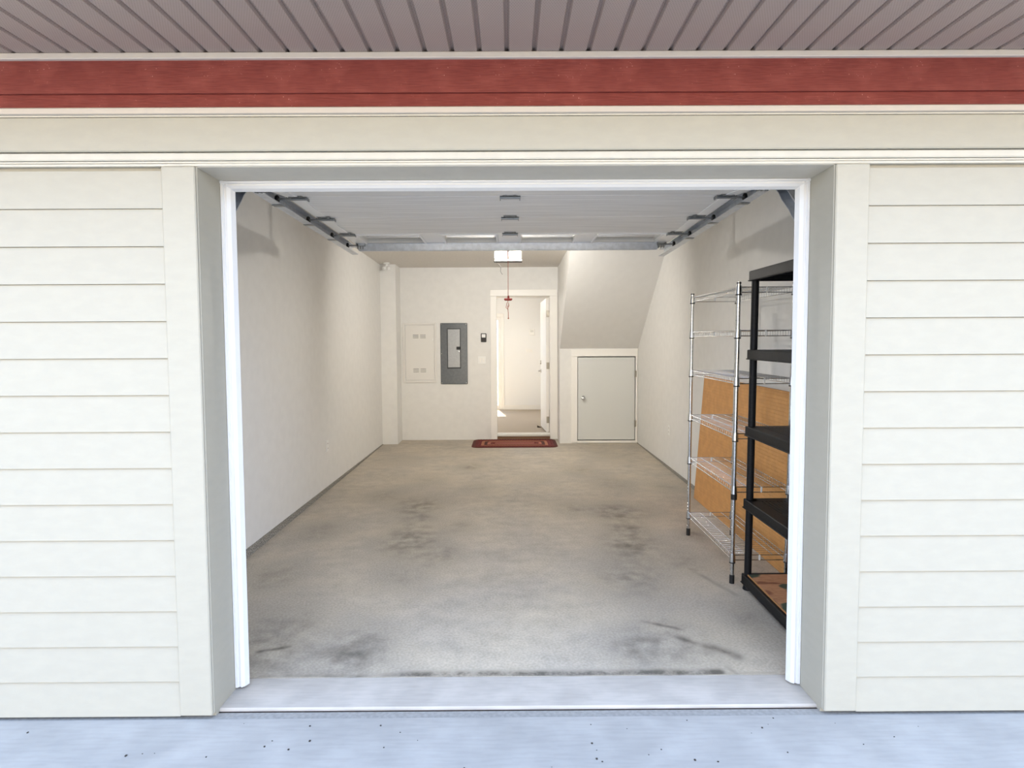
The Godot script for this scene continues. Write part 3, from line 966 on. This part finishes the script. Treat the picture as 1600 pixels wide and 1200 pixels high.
func build_rear_fittings() -> void:
	# white wiring cabinet
	var o := thing("wiring_cabinet", "flush white wiring cabinet with louvred door beside grey breaker panel", "cabinet", V(-1.355, 1.475, REAR))
	var st := mb()
	for s in [[-0.2385, 0.0, 0.030, 0.897], [0.2385, 0.0, 0.030, 0.897], [0.0, 0.4335, 0.447, 0.030], [0.0, -0.4335, 0.447, 0.030]]:
		box(st, Vector3(s[0], s[1], 0.006), Vector3(s[2], s[3], 0.018), 0.004)
	part("frame", st, M.box_paint, o)
	st = mb()
	box(st, Vector3(0, 0, 0.004), Vector3(0.426, 0.818, 0.010), 0.003)
	var dr := part("door", st, M.box_paint, o)
	for y in [0.255, -0.255]:
		for x in [-0.058, 0.050]:
			st = mb()
			for k in 3: box(st, Vector3(x, y + 0.022 - k * 0.022, 0.0095), Vector3(0.082, 0.010, 0.006), 0.002)
			part("louvre", st, M.box_paint, dr)
			st = mb()
			for k in 3: box(st, Vector3(x, y + 0.0145 - k * 0.022, 0.0085), Vector3(0.082, 0.006, 0.002))
			part("louvre_slot", st, M.slot, dr)
	st = mb()
	box(st, Vector3(0.200, 0.20, 0.010), Vector3(0.012, 0.03, 0.006), 0.002)
	part("latch", st, M.plate, dr)
	st = mb()
	box(st, Vector3(0.200, -0.24, 0.010), Vector3(0.008, 0.05, 0.006), 0.002)
	part("hinge", st, M.box_paint, dr)
	# grey breaker panel
	o = thing("breaker_panel", "grey steel electrical breaker panel with narrow latched door", "breaker panel", V(-0.840, 1.461, REAR))
	st = mb()
	box(st, Vector3(0, 0, 0.009), Vector3(0.404, 0.916, 0.018), 0.006)
	part("cover", st, M.panel_grey, o)
	st = mb()
	for s in [[-0.098, 0.078, 0.008, 0.590], [0.098, 0.078, 0.008, 0.590], [0, 0.373, 0.204, 0.008], [0, -0.217, 0.204, 0.012]]:
		box(st, Vector3(s[0], s[1], 0.020), Vector3(s[2], s[3], 0.008), 0.002)
	part("door_surround", st, M.surround, o)
	st = mb()
	box(st, Vector3(0, 0.080, 0.022), Vector3(0.184, 0.572, 0.010), 0.004)
	dr = part("door", st, M.panel_door, o)
	st = mb()
	box(st, Vector3(0.068, 0.082, 0.030), Vector3(0.060, 0.045, 0.010), 0.004)
	var lt := part("latch", st, M.black_cap, dr)
	mark(lt, "black latch", "")
	st = mb()
	lathe(st, Vector3(0.074, 0.032, 0.027), Vector3.BACK, [Vector2(0.011, 0), Vector2(0.011, 0.004), Vector2(0, 0.005)], 12)
	part("lock", st, M.chrome, dr)
	for p in [[-0.185, 0.44], [0.185, 0.44], [-0.185, -0.44], [0.185, -0.44], [-0.185, 0.0]]:
		st = mb()
		screw(st, Vector3(p[0], p[1], 0.018), 0.008)
		part("screw", st, M.chrome, o)
	# wall button of the opener
	o = thing("wall_button", "small black and white opener button beside the doorway", "wall control", V(-0.394, 1.698, REAR))
	st = mb()
	box(st, Vector3(0, 0, 0.010), Vector3(0.082, 0.130, 0.020), 0.006)
	part("body", st, M.black_cap, o)
	st = mb()
	box(st, Vector3(0, 0.028, 0.022), Vector3(0.056, 0.052, 0.008), 0.003)
	part("button", st, M.plate, o)
	st = mb()
	for x in [-0.018, 0.018]: box(st, Vector3(x, -0.030, 0.021), Vector3(0.022, 0.018, 0.004), 0.002)
	part("small_keys", st, M.rubber, o)
	# two-gang switch
	o = thing("light_switch", "white double light switch under the opener button", "light switch", V(-0.423, 1.364, REAR))
	st = mb()
	box(st, Vector3(0, 0, 0.003), Vector3(0.116, 0.114, 0.006), 0.002)
	part("plate", st, M.plate, o)
	for x in [-0.023, 0.023]:
		st = mb()
		box(st, Vector3(x, 0, 0.007), Vector3(0.032, 0.066, 0.005), 0.002)
		part("rocker", st, M.white_trim, o)
	# doorway casing and threshold
	var t := thing("trim_2", "flat white casing around the doorway to the hall", "trim", Vector3.ZERO, "", "structure")
	part("casing_board", slab(-0.292, -0.198, 0.16, 2.316, REAR - 0.016, REAR, 0.003), M.white_trim, t)
	part("casing_board", slab(0.602, 0.714, 0.16, 2.316, REAR - 0.016, REAR, 0.003), M.white_trim, t)
	part("casing_board", slab(-0.292, 0.714, 2.3165, 2.412, REAR - 0.018, REAR, 0.003), M.white_trim, t)
	part("jamb", slab(-0.215, -0.198, 0.20, 2.335, REAR, REAR + 0.12, 0.002), M.white_trim, t)
	part("jamb", slab(0.600, 0.615, 0.20, 2.335, REAR, REAR + 0.12, 0.002), M.white_trim, t)
	part("jamb", slab(-0.198, 0.600, 2.316, 2.335, REAR, REAR + 0.12, 0.002), M.white_trim, t)
	part("riser", slab(-0.198, 0.600, 0.165, 0.205, REAR - 0.012, REAR + 0.01, 0.003), M.sill_wood, t)
	part("sill", slab(-0.198, 0.600, 0.205, 0.232, REAR - 0.03, REAR + 0.08, 0.006), M.sill, t)
	part("weather_strip", slab(-0.198, 0.600, 0.222, 0.248, REAR + 0.08, REAR + 0.12, 0.006), M.white_trim, t)
	# the open door leaf, hinged beside the bulkhead and swung into the hall
	o = thing("door_1", "white hinged door swung open into the hall", "door", V(0.596, HALL_Y + 0.02, REAR + 0.125), "", "structure")
	o.rotation_degrees.y = 3.2
	st = mb()
	box(st, Vector3(-0.0225, 1.035, -0.395), Vector3(0.045, 2.045, 0.785), 0.003)
	part("leaf", st, M.white_trim, o)
	for y in [0.20, 1.03, 1.82]:
		st = mb()
		box(st, Vector3(-0.022, y, 0.0005), Vector3(0.036, 0.10, 0.003), 0.001)
		tube(st, [Vector3(-0.002, y - 0.05, 0.006), Vector3(-0.002, y + 0.05, 0.006)], 0.006, 8)
		part("hinge", st, M.nickel, o)
	st = mb()
	lathe(st, Vector3(-0.045, 0.93, -0.72), Vector3.LEFT, [Vector2(0.032, 0), Vector2(0.032, 0.006), Vector2(0.012, 0.012), Vector2(0.010, 0.045), Vector2(0, 0.046)], 14)
	tube(st, [Vector3(-0.085, 0.93, -0.72), Vector3(-0.088, 0.93, -0.69), Vector3(-0.088, 0.925, -0.61)], 0.009, 8)
	part("lever", st, M.nickel, o)
	st = mb()
	lathe(st, Vector3(-0.045, 1.07, -0.72), Vector3.LEFT, [Vector2(0.032, 0), Vector2(0.030, 0.014), Vector2(0.012, 0.018), Vector2(0, 0.018)], 14)
	part("deadbolt", st, M.nickel, o)
	o = thing("door_wedge", "small dark rubber wedge holding the hall door", "door stop", V(0.515, HALL_Y, REAR + 0.93))
	st = mb()
	extrude(st, [Vector2(0, 0), Vector2(0.11, 0), Vector2(0.11, 0.035), Vector2(0, 0.006)], Vector3(0, 0, -0.02), Vector3(0, 0, 0.02), Vector3(-0.6, 0, 0.0), Vector3.UP)
	part("wedge_body", st, M.rubber, o)
	st = mb()
	for k in 3: box(st, Vector3(-0.02 - k * 0.015, 0.0135 + k * 0.0066, 0), Vector3(0.005, 0.006, 0.036), 0.001)
	part("grip_ridges", st, M.black_cap, o)
	# access door under the stair
	t = thing("trim_4", "flat white casing around the low access door", "trim", Vector3.ZERO, "", "structure")
	var nd := NEAR_REAR - 0.014
	part("casing_board", slab(0.880, 0.975, 0.165, 1.410, nd, NEAR_REAR, 0.003), M.white_trim, t)
	part("casing_board", slab(1.815, 1.846, 0.165, 1.410, nd, NEAR_REAR, 0.003), M.white_trim, t)
	part("casing_board", slab(0.880, 1.846, 1.4105, 1.512, nd - 0.002, NEAR_REAR, 0.003), M.white_trim, t)
	part("casing_board", slab(0.975, 1.815, 0.155, 0.188, nd, NEAR_REAR, 0.003), M.white_trim, t)
	o = thing("door_2", "low pale grey flush access door with a round silver knob", "door", V(1.395, 0.195, NEAR_REAR + 0.018), "", "structure")
	st = mb()
	box(st, Vector3(0, 0.603, 0), Vector3(0.826, 1.200, 0.034), 0.003)
	part("leaf", st, M.access, o)
	st = mb()
	lathe(st, Vector3(-0.338, 0.615, 0.017), Vector3.BACK, [Vector2(0.031, 0), Vector2(0.030, 0.006), Vector2(0.014, 0.010), Vector2(0.012, 0.028), Vector2(0.024, 0.036), Vector2(0.028, 0.048), Vector2(0.022, 0.062), Vector2(0.0, 0.066)], 20)
	var kn := part("knob", st, M.chrome, o)
	mark(kn, "round silver knob", "")
	for y in [0.24, 0.96]:
		st = mb()
		tube(st, [Vector3(0.412, y - 0.05, 0.030), Vector3(0.412, y + 0.05, 0.030)], 0.008, 8)
		box(st, Vector3(0.424, y, 0.0335), Vector3(0.022, 0.09, 0.003), 0.001)
		part("hinge", st, M.nickel, o)


# ---------------------------------------------------------------- shelving

func build_wire_rack() -> void:
	var lz := 0.899
	var lx := 0.337
	var dc := 4.047
	var o := thing("wire_shelving_unit", "tall chrome wire shelving unit with six shelves before leaning pegboard", "shelving", V(1.375 + lx / 2, floor_y(dc), dc))
	o.rotation.x = atan(SLOPE)
	var hx := lx / 2
	var hz := lz / 2
	# posts, ringed every inch
	var prof := [Vector2(0.0, 0.03)]
	var y := 0.03
	while y < 1.835:
		prof.append(Vector2(0.0127, y))
		prof.append(Vector2(0.0127, y + 0.0215))
		prof.append(Vector2(0.0116, y + 0.0225))
		prof.append(Vector2(0.0116, y + 0.0245))
		y += 0.0254
	prof.append(Vector2(0.0127, y))
	prof.append(Vector2(0.0127, 1.850))
	var st := mb()
	lathe(st, Vector3.ZERO, Vector3.UP, prof, 12)
	var pm := st.commit()
	st = mb()
	lathe(st, Vector3.ZERO, Vector3.UP, [Vector2(0.0, 0), Vector2(0.0155, 0), Vector2(0.0155, 0.052), Vector2(0.013, 0.055)], 12)
	var foot := st.commit()
	st = mb()
	lathe(st, Vector3(0, 1.848, 0), Vector3.UP, [Vector2(0.0140, 0), Vector2(0.0140, 0.006), Vector2(0.010, 0.010), Vector2(0, 0.011)], 12)
	var cap := st.commit()
	for sx: float in [-1.0, 1.0]:
		for sz: float in [-1.0, 1.0]:
			var p := part("post", pm, M.chrome, o, Vector3(sx * hx, 0, sz * hz))
			part("foot_cap", foot, M.black_cap, p)
			part("top_cap", cap, M.black_cap, p)
	# shelves, all alike
	st = mb()
	for sx: float in [-1.0, 1.0]:
		for yy in [0.016, -0.016]: tube(st, [Vector3(sx * hx, yy, -hz), Vector3(sx * hx, yy, hz)], 0.0032, 6)
	for sz: float in [-1.0, 1.0]:
		for yy in [0.016, -0.016]: tube(st, [Vector3(-hx, yy, sz * hz), Vector3(hx, yy, sz * hz)], 0.0032, 6)
	var frame := st.commit()
	st = mb()
	var n := 24
	for i in n:
		var z := -hz + 0.028 + (lz - 0.056) * i / (n - 1)
		tube(st, [Vector3(-hx, -0.016, z), Vector3(-hx, 0.019, z), Vector3(hx, 0.019, z), Vector3(hx, -0.016, z)], 0.0016, 5)
	var deck := st.commit()
	st = mb()
	tube(st, [Vector3(0, 0.0155, -hz), Vector3(0, 0.0155, hz)], 0.0030, 6)
	var rod := st.commit()
	st = mb()
	box(st, Vector3.ZERO, Vector3(0.012, 0.036, 0.006), 0.003)
	var clip := st.commit()
	st = mb()
	lathe(st, Vector3(0, -0.026, 0), Vector3.UP, [Vector2(0.0130, 0), Vector2(0.0195, 0.0), Vector2(0.0165, 0.050), Vector2(0.0130, 0.050)], 12)
	var collar := st.commit()
	st = mb()
	lathe(st, Vector3(0, -0.034, 0), Vector3.UP, [Vector2(0.0130, 0), Vector2(0.0185, 0.001), Vector2(0.0185, 0.0075), Vector2(0.0130, 0.0075)], 12)
	var ring := st.commit()
	st = mb()
	lathe(st, Vector3(0, -0.062, 0), Vector3.UP, [Vector2(0.0130, 0), Vector2(0.0185, 0.001), Vector2(0.0185, 0.0355), Vector2(0.0130, 0.0355)], 12)
	var long_ring := st.commit()
	var levels := [0.163, 0.592, 0.924, 1.262, 1.552, 1.812]
	for i in levels.size():
		var s := part("wire_shelf", frame, M.chrome, o, Vector3(0, levels[i], 0))
		part("deck_wires", deck, M.chrome, s)
		for x in [-hx * 0.5, 0.0, hx * 0.5]: part("support_rod", rod, M.chrome, s, Vector3(x, 0, 0))
		for sz: float in [-1.0, 1.0]: part("end_clip", clip, M.plate, s, Vector3(0, 0, sz * (hz + 0.002)))
		for sx: float in [-1.0, 1.0]:
			for sz: float in [-1.0, 1.0]:
				part("collar", collar, M.chrome, s, Vector3(sx * hx, 0, sz * hz))
				part("sleeve", long_ring if (i == 1 and sx < 0 and sz > 0) else ring, M.black_cap, s, Vector3(sx * hx, 0, sz * hz))


func build_resin_shelving() -> void:
	var d0 := 2.77
	var d1 := 3.535
	var x0 := 1.408
	var x1 := 1.735
	var dc := (d0 + d1) / 2
	var o := thing("resin_shelving_unit", "black plastic shelving unit with five slotted shelves beside garage opening", "shelving", V((x0 + x1) / 2, floor_y(dc), dc))
	o.rotation.x = atan(SLOPE)
	var hx := (x1 - x0) / 2
	var hz := (d1 - d0) / 2
	var st := mb()
	# one shelf: deep rim with a small lip, slats with slots between, ribs below
	for sx: float in [-1.0, 1.0]:
		box(st, Vector3(sx * (hx - 0.006), 0, 0), Vector3(0.012, 0.058, hz * 2), 0.004)
		box(st, Vector3(sx * (hx - 0.003), -0.026, 0), Vector3(0.016, 0.006, hz * 2 + 0.006), 0.002)
		box(st, Vector3(sx * (hx - 0.035), 0.026, 0), Vector3(0.066, 0.005, hz * 2 - 0.02), 0.001)
	for sz: float in [-1.0, 1.0]:
		box(st, Vector3(0, 0, sz * (hz - 0.006)), Vector3(hx * 2, 0.058, 0.012), 0.004)
		box(st, Vector3(0, -0.026, sz * (hz - 0.003)), Vector3(hx * 2 + 0.006, 0.006, 0.016), 0.002)
		box(st, Vector3(0, 0.026, sz * (hz - 0.035)), Vector3(hx * 2 - 0.02, 0.005, 0.066), 0.001)
	var rim := st.commit()
	st = mb()
	for i in 9:
		box(st, Vector3(-hx + 0.075 + (hx * 2 - 0.15) * i / 8.0, 0.025, 0), Vector3(0.018, 0.006, hz * 2 - 0.12), 0.001)
	for i in 5:
		box(st, Vector3(0, 0.013, -hz + 0.08 + (hz * 2 - 0.16) * i / 4.0), Vector3(hx * 2 - 0.03, 0.020, 0.006))
	var slats := st.commit()
	st = mb()
	lathe(st, Vector3(0, -0.030, 0), Vector3.UP, [Vector2(0.0215, 0), Vector2(0.0265, 0.002), Vector2(0.0265, 0.052), Vector2(0.0215, 0.055)], 16)
	var socket := st.commit()
	var levels := [0.062, 0.527, 0.968, 1.425, 1.885]
	for i in 5:
		var s := part("shelf", rim, M.black, o, Vector3(0, levels[i], 0))
		part("shelf_slats", slats, M.black, s)
		for sx: float in [-1.0, 1.0]:
			for sz: float in [-1.0, 1.0]: part("post_socket", socket, M.black, s, Vector3(sx * (hx - 0.028), 0, sz * (hz - 0.028)))
	st = mb()
	lathe(st, Vector3.ZERO, Vector3.UP, [Vector2(0, 0.012), Vector2(0.021, 0.012), Vector2(0.021, 1.90), Vector2(0, 1.90)], 20)
	var pm := st.commit()
	st = mb()
	lathe(st, Vector3.ZERO, Vector3.UP, [Vector2(0, 0), Vector2(0.028, 0), Vector2(0.028, 0.006), Vector2(0.022, 0.034)], 16)
	var foot := st.commit()
	for sx: float in [-1.0, 1.0]:
		for sz: float in [-1.0, 1.0]:
			var p := part("post", pm, M.black, o, Vector3(sx * (hx - 0.028), 0, sz * (hz - 0.028)))
			part("foot", foot, M.black, p)
	# paint-stained board lying on its lowest shelf
	var b := thing("stained_board", "brown paint-stained board lying on the lowest black shelf", "board", o.position)
	b.rotation.x = atan(SLOPE)
	st = mb()
	box(st, Vector3(0.004, 0.0965, 0), Vector3(hx * 2 - 0.036, 0.010, hz * 2 - 0.10), 0.002)
	part("panel", st, M.ply, b)
	st = mb()
	box(st, Vector3(-hx + 0.0195, 0.0965, 0), Vector3(0.004, 0.0096, hz * 2 - 0.10), 0.001)
	part("raw_edge", st, M.peg_edge, b)


func build_pegboard() -> void:      # four by eight feet of brown hardboard, drilled every inch, leaning on the wall
	var nx := 94
	var ny := 46
	var pitch := 0.0254
	var r := 0.0034
	var t := 0.006
	var L := nx * pitch
	var H := ny * pitch
	var pts := PackedVector3Array()
	var nor := PackedVector3Array()
	var ring := []
	for k in 8: ring.append(Vector2(cos(TAU * (k + 0.5) / 8), sin(TAU * (k + 0.5) / 8)) * r)
	var h := pitch / 2
	var outer := [Vector2(h, h * 0.41), Vector2(h * 0.41, h), Vector2(-h * 0.41, h), Vector2(-h, h * 0.41), Vector2(-h, -h * 0.41), Vector2(-h * 0.41, -h), Vector2(h * 0.41, -h), Vector2(h, -h * 0.41)]
	var corner := [Vector2(h, h), Vector2(-h, h), Vector2(-h, -h), Vector2(h, -h)]
	var flat := []        # triangles of one cell, anticlockwise
	for k in 8:
		var a: Vector2 = ring[k]
		var b: Vector2 = ring[(k + 1) % 8]
		var A: Vector2 = outer[k]
		var B: Vector2 = outer[(k + 1) % 8]
		flat.append_array([a, A, B, a, B, b])
	for k in 4: flat.append_array([outer[k * 2], corner[k], outer[k * 2 + 1]])
	for i in nx:
		for j in ny:
			var c := Vector2((i + 0.5) * pitch - L / 2, (j + 0.5) * pitch)
			for n in range(0, flat.size(), 3):
				var p: Vector2 = flat[n] + c
				var q: Vector2 = flat[n + 1] + c
				var s: Vector2 = flat[n + 2] + c
				for v in [p, s, q]:
					pts.append(Vector3(v.x, v.y, t))
					nor.append(Vector3.BACK)
				for v in [p, q, s]:
					pts.append(Vector3(v.x, v.y, 0))
					nor.append(Vector3.FORWARD)
			for k in 8:
				var a: Vector2 = ring[k]
				var b: Vector2 = ring[(k + 1) % 8]
				var q := [Vector3(c.x + a.x, c.y + a.y, 0), Vector3(c.x + b.x, c.y + b.y, 0), Vector3(c.x + b.x, c.y + b.y, t), Vector3(c.x + a.x, c.y + a.y, t)]
				var inward := -Vector3(a.x + b.x, a.y + b.y, 0).normalized()
				for n in [0, 1, 2, 0, 2, 3]:
					pts.append(q[n])
					nor.append(inward)
	var arr := []
	arr.resize(Mesh.ARRAY_MAX)
	arr[Mesh.ARRAY_VERTEX] = pts
	arr[Mesh.ARRAY_NORMAL] = nor
	var am := ArrayMesh.new()
	am.add_surface_from_arrays(Mesh.PRIMITIVE_TRIANGLES, arr)
	var dc := 5.555 - L / 2
	var o := thing("pegboard", "large brown perforated pegboard leaning against the wall behind shelving", "pegboard", V(1.755, floor_y(dc) + 0.002, dc))
	o.rotation = Vector3(atan(SLOPE), 0, 0)
	var sheet := part("perforated_sheet", am, M.pegboard, o)
	var tilt := asin(0.078 / H)
	sheet.basis = Basis(Vector3.BACK, -tilt) * Basis(Vector3.UP, -PI / 2)
	var st := mb()
	for e in [[0.0, -0.0012, L, 0.0024], [0.0, H + 0.0012, L, 0.0024]]: box(st, Vector3(e[0], e[1], t / 2), Vector3(e[2], e[3], t))
	for e in [-1.0, 1.0]: box(st, Vector3(e * (L / 2 + 0.0012), H / 2, t / 2), Vector3(0.0024, H, t))
	part("raw_edge", st, M.peg_edge, sheet)


# ---------------------------------------------------------------- rug and small things

func build_rug() -> void:
	var dc := 8.520
	var o := thing("braided_rug", "red and rust braided rug in front of the doorway", "rug", V(0.060, floor_y(dc) + 0.001, dc))
	o.rotation.x = atan(SLOPE)
	var cols := [Color(0.40, 0.17, 0.13), Color(0.46, 0.13, 0.11), Color(0.50, 0.15, 0.14), Color(0.76, 0.48, 0.34), Color(0.36, 0.16, 0.12), Color(0.78, 0.46, 0.37), Color(0.44, 0.15, 0.13), Color(0.80, 0.50, 0.42)]
	var n := cols.size()
	var pitch := 0.325 / (n - 0.5)
	for i in n:
		var off := pitch * (i + 0.5)
		var hx := 0.612 - off
		var hz := maxf(0.325 - off, 0.0)
		var r := minf(maxf(0.10 - off, 0.012), maxf(hz, 0.001))
		var path := []
		if i == n - 1:
			for k in 60: path.append(Vector3(-hx + 2 * hx * k / 59.0, 0, 0))
		else:
			var corners := [[hx - r, hz - r, 0.0], [-hx + r, hz - r, PI / 2], [-hx + r, -hz + r, PI], [hx - r, -hz + r, PI * 1.5]]
			for k in 4:
				for s in 5:
					var a: float = corners[k][2] + PI / 2 * s / 4.0
					path.append(Vector3(corners[k][0] + r * cos(a), 0, corners[k][1] + r * sin(a)))
				var nx: Array = corners[(k + 1) % 4]
				var p0: Vector3 = path[path.size() - 1]
				var p1 := Vector3(nx[0] + r * cos(nx[2]), 0, nx[1] + r * sin(nx[2]))
				var steps := int(p0.distance_to(p1) / 0.02)
				for s in range(1, steps): path.append(p0.lerp(p1, float(s) / steps))
			path.append(path[0])
		var m := mottled(cols[i], 0.95, Vector3.ONE * 9.0, 0.25, 90 + i, 0.2, 0.06)
		m.rim_enabled = true
		m.rim = 0.3
		part("braid", braid(path, pitch * 0.54), m, o)


func braid(path: Array, w: float) -> SurfaceTool:      # a flattened rope whose strands swell in turn
	var st := mb()
	var rows := []
	for i in path.size():
		var t: Vector3 = (path[mini(i + 1, path.size() - 1)] - path[maxi(i - 1, 0)]).normalized()
		if i == 0 or i == path.size() - 1:
			t = (path[1] - path[0]).normalized() if i == 0 else (path[i] - path[i - 1]).normalized()
		var s := t.cross(Vector3.UP)
		var bump := 0.0012 * (1.0 if i % 2 else -1.0)
		rows.append([path[i] - s * w, path[i] - s * w * 0.7 + Vector3.UP * (0.008 + bump), path[i] + Vector3.UP * (0.0115 - bump), path[i] + s * w * 0.7 + Vector3.UP * (0.008 + bump), path[i] + s * w])
	for i in path.size() - 1:
		for k in 4: poly(st, [rows[i][k], rows[i][k + 1], rows[i + 1][k + 1], rows[i + 1][k]], Vector3.UP)
		poly(st, [rows[i][0], rows[i][4], rows[i + 1][4], rows[i + 1][0]], Vector3.DOWN)
	return st


func build_small_things() -> void:
	# outlets on the long walls
	for s in [[WALL_L, 0.533, 5.935, 1.0, "white wall outlet low on the bare long wall"], [WALL_R, 0.561, 6.806, -1.0, "white wall outlet low on the wall beyond shelving"]]:
		var o := thing("wall_outlet", s[4], "outlet", V(s[0], s[1], s[2]), "wall outlets")
		o.rotation.y = PI / 2 * s[3]
		var st := mb()
		box(st, Vector3(0, 0, 0.003), Vector3(0.072, 0.116, 0.006), 0.002)
		part("plate", st, M.plate, o)
		for y in [0.024, -0.024]:
			st = mb()
			box(st, Vector3(0, y, 0.007), Vector3(0.034, 0.030, 0.004), 0.002)
			var q := part("socket", st, M.white_trim, o)
			st = mb()
			for x in [-0.007, 0.007]: box(st, Vector3(x, y + 0.002, 0.0092), Vector3(0.003, 0.010, 0.001))
			part("slots", st, M.slot, q)
	# twin-headed sensor at the top of the pilaster
	var o := thing("ceiling_sensor", "small white sensor under the ceiling at the pilaster top", "sensor", V(-1.735, CEIL, NEAR_REAR - 0.13))
	var st := mb()
	lathe(st, Vector3.ZERO, Vector3.DOWN, [Vector2(0.0, 0), Vector2(0.045, 0), Vector2(0.045, 0.012), Vector2(0.030, 0.018), Vector2(0, 0.018)], 18)
	part("base", st, M.plate, o)
	st = mb()
	box(st, Vector3(0, -0.040, 0.0), Vector3(0.026, 0.05, 0.026), 0.006)
	part("stem", st, M.plate, o)
	for sx: float in [-1.0, 1.0]:
		st = mb()
		lathe(st, Vector3(sx * 0.010, -0.066, 0.0), Vector3(sx * 0.6, -0.35, 0.72).normalized(), [Vector2(0, 0), Vector2(0.024, 0.004), Vector2(0.027, 0.03), Vector2(0.022, 0.05), Vector2(0, 0.054)], 14)
		part("head", st, M.plate, o)
	# on the end wall of the hall
	o = thing("thermostat", "small white thermostat on the end wall of the hall", "thermostat", V(0.482, 1.922, 12.95))
	st = mb()
	box(st, Vector3(0, 0, 0.012), Vector3(0.12, 0.14, 0.024), 0.006)
	part("body", st, M.plate, o)
	st = mb()
	box(st, Vector3(0, 0.02, 0.0245), Vector3(0.07, 0.045, 0.002))
	part("display", st, M.access, o)
	o = thing("hall_switch", "white triple switch plate on the end wall of the hall", "light switch", V(0.424, 1.516, 12.95))
	st = mb()
	box(st, Vector3(0, 0, 0.003), Vector3(0.165, 0.114, 0.006), 0.002)
	part("plate", st, M.plate, o)
	for x in [-0.046, 0.0, 0.046]:
		st = mb()
		box(st, Vector3(x, 0, 0.007), Vector3(0.032, 0.066, 0.005), 0.002)
		part("rocker", st, M.white_trim, o)
